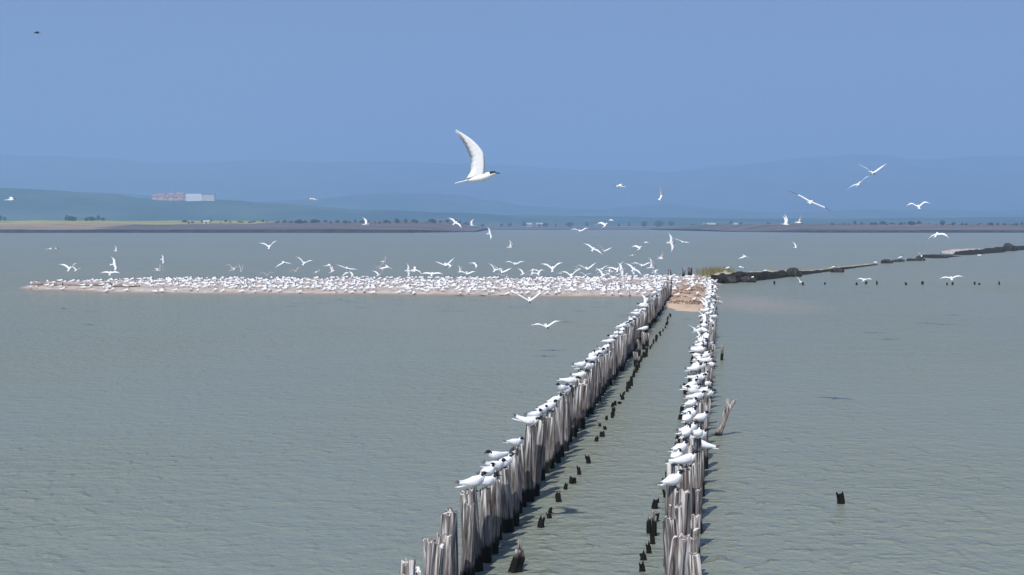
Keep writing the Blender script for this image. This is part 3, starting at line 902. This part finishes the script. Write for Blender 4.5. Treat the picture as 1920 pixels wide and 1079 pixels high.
for me in WINGS['dusk']:
    me.materials[1] = M['grey_feather']; me.materials[2] = M['dark_feather']
    for q in me.polygons:
        if abs(q.center.y) > .30: q.material_index = 2
FLYERS = {}
def proto_fly(pose):
    o = link('tern', me_fly)
    kids = [link('bill', me_fbill, (), o), link('tail', me_ftail, (), o), link('wing', WINGS[pose][0], (), o), link('wing', WINGS[pose][1], (), o)]
    tag(o, 'white tern', 'tern'); KIDS[o.name] = kids
    return o
fresh = {}
def put(protos, key, maker, loc, rot, label, group, scale=None):
    if key not in protos: protos[key] = maker(key); o = protos[key]
    elif fresh.get(id(protos), set()) is None: pass
    else: return copy_tree(protos[key], loc, rot, label, group, scale)
    o.location = loc; o.rotation_euler = rot
    if scale: o.scale = scale
    o['label'] = label
    if group: o['group'] = group
    return o
SPROT = {}
stand_used = set()
rb = random.Random(2024)
def put_stander(kind, loc, rotz, label, group, sc=1.0):
    src = STANDERS[kind]
    tilt = rb.gauss(0, .11); sc *= rb.uniform(.93, 1.06)
    if kind not in stand_used:
        stand_used.add(kind); src.location = loc; src.rotation_euler = (0, tilt, rotz); src.scale = (sc,) * 3
        src['label'] = label
        if group: src['group'] = group
        return src
    return copy_tree(src, loc, (0, tilt, rotz), label, group, (sc,) * 3)
def heading():
    a = rb.gauss(R(32), R(34))
    if rb.random() < .08: a += math.pi
    return a
def pick(): 
    x = rb.random(); return 0 if x < .62 else 1 if x < .965 else 2

n_terns = 0
NB = 0
for (p_, h, d) in tops['left']:
    if d < 16.0: continue
    if rb.random() < (.32 if d < 23 else .16) and d > 16.8: continue
    lab = (ORD[NB] + ' white tern from the near end of the left post row') if NB < 20 else 'white tern perched on the middle stretch of the left post row' if d < 42 else 'tiny white tern on the far left-row posts, close to the sandbar'
    k = pick() if NB > 1 else 1
    if k == 2 and d < 36: k = 1
    put_stander(k, (p_.x, p_.y, h - .035), heading(), lab, 'terns perched on the left row', .96)
    NB += 1
    n_terns += 1
NB = 0
for (p_, h, d) in tops['right']:
    if d < 16.3: continue
    if rb.random() < .05: continue
    lab = (ORD[NB] + ' white tern from the near end of the tall right row') if NB < 20 else 'white tern perched on the middle stretch of the right row' if d < 45 else 'tiny white tern on the far right-row posts, close to the mound'
    put_stander(pick(), (p_.x, p_.y, h - .035), heading(), lab, 'terns perched on the right row', .96)
    NB += 1
    n_terns += 1
NB = 0
for (p_, h, d) in tops['outer']:
    if d < 19: continue
    if rb.random() < .28: continue
    lab = (ORD[NB] + ' white tern from the near end on the short outer posts at right') if NB < 10 else 'small white tern far back on the short outer posts of the right row'
    put_stander(pick(), (p_.x, p_.y, h - .035), heading(), lab, 'terns on the outer posts of the right row', .96)
    NB += 1
    n_terns += 1

# birds in the air: px, py, span px, heading deg (0 right, 90 away, 180 left, -90 towards), pose, bank deg, label
AIR = [
 (898, 334, None, 4, 'hero', -2, 'large white tern with raised wings flying right against the blue sky, nearest in air'),
 (20, 375, 44, 20, 'glide', 10, 'white tern gliding at the far left edge before the dark hill'),
 (586, 374, 40, 170, 'flat', 0, 'white tern seen edge-on above the hills, right of the village'),
 (687, 421, 34, 30, 'vee', 20, 'tiny white tern low over the far shore, left of a slanting one'),
 (854, 418, 34, 50, 'flat', 40, 'thin white tern banked steeply in front of the far shore'),
 (885, 423, 26, 200, 'up', 10, 'tiny white tern with raised wings just right of the thin banked one'),
 (918, 438, 26, 25, 'flat', 72, 'white tern banked upright at the far waterline below the large tern'),
 (1088, 434, 40, -80, 'emm', 4, 'white tern with arched wings over the far waterline, middle of picture'),
 (1136, 422, 48, 60, 'emm', -14, 'dull white tern over the middle far shore, above an arched-wing one'),
 (1162, 350, 44, 160, 'glide', -8, 'small white tern edge-on against hills, right of the large tern'),
 (1240, 370, 50, 60, 'up', 18, 'white tern with wings straight up against hills above the jetty head'),
 (1473, 421, 38, 10, 'up', -14, 'left one of two white terns together at the right headland tip'),
 (1498, 418, 38, 30, 'vee', -30, 'right one of two white terns together at the right headland tip'),
 (1520, 380, 96, 70, 'dusk', 26, 'wide thin tern banked with dark wingtips, before the right hills'),
 (1611, 345, 58, 60, 'glide', -30, 'white tern banked just below a v-winged tern before right hills'),
 (1636, 325, 62, -85, 'vee', 2, 'white tern with wings in a wide v, highest before right hills'),
 (1722, 388, 52, 85, 'emm', -6, 'white tern with arched wings before the far right hills'),
 (1756, 440, 52, 60, 'down', -12, 'white tern with drooping wings over water below the right shore'),
 (99, 467, 52, 30, 'glide', -6, 'white tern gliding over the left water, highest of that area'),
 (131, 504, 44, 80, 'vee', -4, 'dim white tern just above the left tip of the sandbar'),
 (143, 507, 26, 70, 'vee', 10, 'small tern touching wingtips with a dim one above the left tip'),
 (217, 471, 22, 20, 'up', 0, 'small compact tern above the vertical one over left sandbar'),
 (214, 496, 32, 25, 'flat', 65, 'white tern banked nearly vertical over the left part of sandbar'),
 (207, 512, 38, 90, 'flat', 0, 'faint flat-winged tern skimming just over the left sandbar crowd'),
 (305, 487, 20, 25, 'flat', 75, 'tiny vertical white tern over the left half of the sandbar'),
 (297, 507, 32, 40, 'vee', -20, 'small white tern landing on the sandbar below a tiny vertical one'),
 (505, 463, 42, 90, 'vee', -8, 'faint tern alone high over water, left of the middle'),
 (532, 493, 40, -70, 'down', 10, 'left tern of the four in a row above the sandbar'),
 (570, 494, 40, 80, 'vee', 14, 'second tern from left of the four in a row above sandbar'),
 (616, 499, 38, 10, 'glide', 4, 'third tern from left of the four in a row above sandbar'),
 (651, 504, 42, -80, 'glide', -14, 'right tern of the four in a row above the sandbar'),
 (719, 491, 30, 40, 'flat', -48, 'slanted bright tern above a drooping one over mid-left sandbar'),
 (727, 501, 38, -60, 'down', -8, 'drooping-winged tern just below a slanted bright one over sandbar'),
 (765, 508, 28, 25, 'flat', 80, 'upright white tern low over the sandbar crowd left of centre'),
 (778, 507, 34, 80, 'down', 6, 'dim tern with drooped wings beside the upright one over sandbar'),
 (810, 514, 44, 85, 'flat', 0, 'pale flat-winged tern skimming the crowd left of the two crossing terns'),
 (836, 498, 44, -80, 'vee', 12, 'left of two crossing v-winged terns above the sandbar centre'),
 (846, 499, 36, 60, 'vee', -18, 'right of two crossing v-winged terns above the sandbar centre'),
 (888, 494, 36, 30, 'down', 10, 'greenish white tern edge-on above the sandbar right of the crossing pair'),
 (876, 514, 38, -80, 'emm', 0, 'tern with arched wings just over the crowd right of centre'),
 (928, 507, 36, 70, 'vee', 24, 'left tern of a tangled pair rising from the sandbar crowd'),
 (941, 511, 42, -80, 'vee', -8, 'right tern of a tangled pair rising from the sandbar crowd'),
 (966, 496, 42, -85, 'emm', 0, 'white m-winged tern higher over the sandbar right of the tangled pair'),
 (1036, 504, 50, 85, 'vee', -4, 'bright v-winged tern over the sandbar left of a rising chain'),
 (1071, 517, 44, 85, 'vee', -6, 'lower v-winged tern nearest the crowd in the chain of terns'),
 (1101, 505, 42, -80, 'vee', 6, 'v-winged tern second in the rising chain over the right sandbar'),
 (1131, 517, 40, 50, 'vee', 20, 'tern dropping into the crowd in the rising chain at right'),
 (1158, 506, 46, 80, 'vee', -22, 'tern with one wing raised above the right part of the sandbar'),
 (1188, 505, 40, 60, 'flat', 40, 'tern slanting down beside the cluster left of the jetty head'),
 (1204, 499, 46, -85, 'emm', 0, 'broad bright tern in the cluster left of the jetty head'),
 (1222, 502, 40, 20, 'up', 14, 'tern with raised wings in the cluster nearest the jetty head'),
 (1227, 512, 34, 150, 'vee', 10, 'small tern alighting at the right edge of the crowd'),
 (1112, 467, 42, 70, 'flat', 34, 'left of a pair of terns over open water above right sandbar'),
 (1133, 471, 34, -70, 'vee', -10, 'right, fainter of a pair of terns over water above right sandbar'),
 (1201, 465, 50, 60, 'emm', -18, 'upper grey-white tern of two slanting over water above the cluster'),
 (1188, 479, 44, 40, 'glide', -18, 'lower grey-white tern of two slanting over water above the cluster'),
 (1240, 485, 34, 20, 'vee', -24, 'white tern above the jetty head, below a bright upright one'),
 (1258, 455, 38, 25, 'flat', 76, 'bright white tern banked upright above the jetty head'),
 (1279, 454, 38, -70, 'glide', -14, 'faint tern just right of the bright upright one above jetty head'),
 (957, 464, 30, 20, 'up', 16, 'small white tern alone over open water in the middle'),
 (993, 564, 68, -88, 'vee', 4, 'white tern with wide v wings over water before the sandbar'),
 (1025, 613, 64, -80, 'emm', 8, 'white tern gliding low over near water left of the post row'),
 (1397, 481, 30, -60, 'down', 0, 'small white tern hovering above the grass and dark spit'),
 (1493, 465, 30, 40, 'vee', 20, 'small white tern over the water above the dark spit'),
 (1621, 525, 34, 50, 'glide', 0, 'small white tern low over the sparse stumps, left one'),
 (1784, 522, 46, 80, 'glide', -6, 'white tern alighting over the sparse stumps on the right'),
]
fly_used = set()
for n_, (px, py, span, head, pose, bank, lab) in enumerate(AIR):
    if span is None: dist = 2950 * .40 / 70.0
    else: dist = FPX * .98 / span
    loc = at_d(px, py, dist)
    rot = Euler((R(bank), R(-13 if n_ == 0 else -4 if pose == 'dusk' else (rb.uniform(-30, -18) if 45 < head < 135 else rb.uniform(14, 26) if -135 < head < -45 else rb.uniform(-10, 6))), R(head)), 'XYZ')
    if pose not in FLYERS:
        FLYERS[pose] = proto_fly(pose); o = FLYERS[pose]; o.location = loc; o.rotation_euler = rot
    else: o = copy_tree(FLYERS[pose], loc, rot)
    o['label'] = lab; o['group'] = 'terns in flight'
    n_terns += 1

ra = random.Random(404)
HOVER = []
while len(HOVER) < 40:
    px = ra.choice((ra.uniform(430, 1240), ra.gauss(1150, 70))); py = ra.uniform(503, 522)
    if px > 1245: continue
    loc = at_d(px, py, ra.uniform(86, 100))
    c = copy_tree(FLYERS[ra.choice(('vee', 'emm', 'up', 'down', 'glide'))], loc, Euler((R(ra.gauss(0, 14)), R(ra.uniform(-25, 0)), R(ra.choice((ra.gauss(20, 30), ra.gauss(80, 25), ra.gauss(-70, 25)))))), 'white tern fluttering just over the heads of the sandbar crowd', 'terns fluttering over the sandbar crowd')
    HOVER.append(c); n_terns += 1
# the dark bird at the top left
v, f = path_loft([(-.2, 0, .01, .01), (-.1, 0, .05, .04), (.0, 0, .07, .06), (.12, 0, .05, .05), (.2, 0, .04, .04), (.27, -.01, .01, .01)], 8)
db = link('bird', pydata('bird', v, f, None, True), M['brown_feather'])
for s in (1, -1):
    wv = []
    for (x, y, z, c) in ((.09, .05, .0, .16), (.11, .22, .05, .14), (.0, .42, .03, .05)):
        wv += [Vector((x, s * y, z)), Vector((x - c * .5, s * y, z + .015)), Vector((x - c, s * y, z)), Vector((x - c * .5, s * y, z - .008))]
    wf = [(k * 4 + i, k * 4 + (i + 1) % 4, k * 4 + 4 + (i + 1) % 4, k * 4 + 4 + i) for k in range(2) for i in range(4)] + [(0, 1, 2, 3), (8, 9, 10, 11)]
    link('wing', pydata('wing', wv, wf), M['brown_feather'], db)
link('tail', pydata('tail', [Vector(q) for q in ((-.18, .02, 0), (-.18, -.02, 0), (-.32, -.05, 0), (-.32, .05, 0), (-.18, 0, .012), (-.32, 0, .01))], [(0, 3, 5, 4), (4, 5, 2, 1), (0, 1, 2, 3)]), M['brown_feather'], db)
db.location = at_d(70, 62, 120); db.rotation_euler = (R(4), 0, R(205))
tag(db, 'tiny dark bird high in the blue sky at the top left', 'bird')

# terns standing on the spit, rocks and stumps
for px, py, z, hd, k, lab in ((1410, 529, .18, 40, 0, 'white tern upright in front of the dark spit face'),
        (1441, 523, .40, 10, 1, 'white tern resting at the foot of the dark spit, right of another'),
        (1370, 527, .72, 20, 0, 'left of two white terns on top of the spit beside the grass'),
        (1393, 525, .70, 170, 0, 'right of two white terns on top of the spit beside the grass'),
        (1500, 536, .10, 60, 2, 'white tern flapping low at the sparse stumps below the spit'),
        (1562, 510, .28, 10, 0, 'white tern on the thin grey end of the spit'),
        (1641, 498, .12, 20, 1, 'white tern at the very tip of the spit'),
        (1688, 491, .28, 10, 0, 'white tern on the stones just beyond the spit tip'),
        (1727, 489, .30, 70, 2, 'white tern with wings up on the last stones beyond the spit'),
        (1781, 482, .28, 80, 2, 'large white tern standing on the low dark islet'),
        (1836, 482, .02, 0, 1, 'white tern floating in front of the pale islet')):
    g = at(px, py); sc = 1.1 if g.y < 140 else 1.5
    put_stander(k, (g.x, g.y + (1.2 if z > .3 else -.2), z), R(hd), lab, None, sc); n_terns += 1
for px, py in ((1208, 655),):
    g = at(px, py); put_stander(0, (g.x, g.y, .50), R(15), 'white tern on a short pale post beside the dark stumps', None); n_terns += 1

# the crowd on the sandbar: front birds one by one, the rest as one mass
spots = []
def far_ok(x, y, dmin):
    for (a, b) in spots:
        if abs(a - x) < dmin and abs(b - y) < dmin: return False
    return True
rc = random.Random(31)
tries = 0
while len(spots) < 1050 and tries < 60000:
    tries += 1
    px = rc.uniform(40, 1345); py = rc.uniform(525, 558)
    if px < 420 and rc.random() > .30 + .7 * (px - 40) / 380: continue
    g = at(px, py)
    s = sdf(BAR, g.x, g.y)
    if s < .05: continue
    if fbm(g.x * .35, g.y * .35, 40, 3) < -.22 and rc.random() < .75: continue
    if sdf(MOUND, g.x, g.y) > 0 and rc.random() < .5: continue
    if not far_ok(g.x, g.y, .22): continue
    spots.append((g.x, g.y))
for _ in range(60):
    px, py = rc.uniform(1245, 1348), rc.uniform(524, 572)
    if py > 545 and rc.random() < .75: continue
    g = at(px, py); spots.append((g.x, g.y))
spots.sort(key=lambda q: q[1])
IND = max(12, 296 - n_terns)
for (x, y) in spots[:IND]:
    px = 960 + x / y * FPX
    if px > 1235: lab, grp = 'small white tern standing on the brown mound between the row ends', 'terns on the brown mound'
    else: lab, grp = 'small white tern standing along the near edge of the crowded sandbar', 'terns along the near edge of the sandbar'
    put_stander(0 if rc.random() < .8 else 1, (x, y, ground_z(x, y) - .005), heading(), lab, grp, 1.05)
    n_terns += 1
# mass
lv, lf = path_loft([STAND[0], STAND[2], STAND[3], STAND[4], STAND[6], STAND[8], STAND[10]], 6)
lmi = color_bird(lv, lf, True)
def lowbird():
    v, f, mi = list(lv), list(lf), list(lmi)
    for s in (1, -1):
        b = len(v)
        v += [Vector(q) for q in ((.07, s * .045, .145), (.05, s * .058, .10), (-.10, s * .038, .085), (-.24, s * .006, .110), (-.08, s * .022, .135))]
        f.append(tuple(b + i for i in (range(5) if s < 0 else range(4, -1, -1)))); mi.append(1)
        b = len(v); y = s * .022
        v += [Vector(q) for q in ((0, y, .07), (.012, y, .07), (.012, y, 0), (0, y, 0), (.006, y + .01, .07), (.006, y + .01, 0))]
        f += [(b, b + 1, b + 2, b + 3), (b + 1, b + 4, b + 5, b + 2), (b + 4, b, b + 3, b + 5)]; mi += [2, 2, 2]
    b = len(v); v += [Vector(q) for q in ((.155, .006, .182), (.155, -.006, .182), (.157, 0, .172), (.21, 0, .173))]
    f += [(b, b + 1, b + 3), (b + 1, b + 2, b + 3), (b + 2, b, b + 3)]; mi += [2, 2, 2]
    return v, f, mi
bv, bf, bmi = lowbird()
AV, AF, AM = [], [], []
for (x, y) in spots[IND:]:
    sc = rc.uniform(.98, 1.2)
    mt = Matrix.Translation((x, y, ground_z(x, y) - .004)) @ Matrix.Rotation(heading(), 4, 'Z') @ Matrix.Rotation(rc.gauss(-.05, .12), 4, 'Y') @ Matrix.Scale(sc, 4)
    b = len(AV)
    AV += [mt @ q for q in bv]; AF += [tuple(b + i for i in q) for q in bf]; AM += bmi
me = pydata('tern_flock', AV, AF, AM)
for q in ('white_feather', 'grey_feather', 'black'): me.materials.append(M[q])
tag(link('tern_flock', me), 'dense crowd of white terns packed over the long sandbar', 'terns', kind='stuff')

# ------------------------------------------------------------------ grass tuft and dry weed
rg = random.Random(8)
def blades(name, spots_, hmin, hmax, w, mat, label):
    v, f = [], []
    for (x, y, z) in spots_:
        h = rg.uniform(hmin, hmax); a = rg.uniform(0, 6.28); le = rg.gauss(0, .25) * h; lf2 = rg.gauss(0, .2) * h
        c, s = math.cos(a) * w, math.sin(a) * w
        b = len(v)
        v += [(x - c, y - s, z), (x + c, y + s, z), (x + le * .4 + c * .7, y + lf2 * .4 + s * .7, z + h * .6), (x + le * .4 - c * .7, y + lf2 * .4 - s * .7, z + h * .6), (x + le, y + lf2, z + h)]
        f += [(b, b + 1, b + 2, b + 3), (b + 3, b + 2, b + 4)]
    tag(link(name, pydata(name, v, f), M[mat]), label, None, kind='stuff')
sp_ = []
while len(sp_) < 900:
    px = rg.gauss(1342, 19); py = rg.uniform(517, 527)
    if 1305 < px < 1376:
        g = at(px, py); sp_.append((g.x, g.y, .25))
blades('grass', sp_, .25, .62, .014, 'grass', 'yellow-green grass tuft behind the jetty mound')
sp_ = []
while len(sp_) < 1500:
    px = rg.uniform(1246, 1348); py = rg.uniform(528, 580)
    g = at(px, py)
    z = h_mound(g.x, g.y)
    if z > .12 and fbm(g.x * .9, g.y * .5, 17, 3) > 0.02: sp_.append((g.x, g.y, z - .03))
blades('dry_weed', sp_, .03, .10, .03, 'weed', 'brown dry weed over the mound between the row ends')
print('terns', n_terns, 'spots', len(spots), 'objects', len(bpy.data.objects))
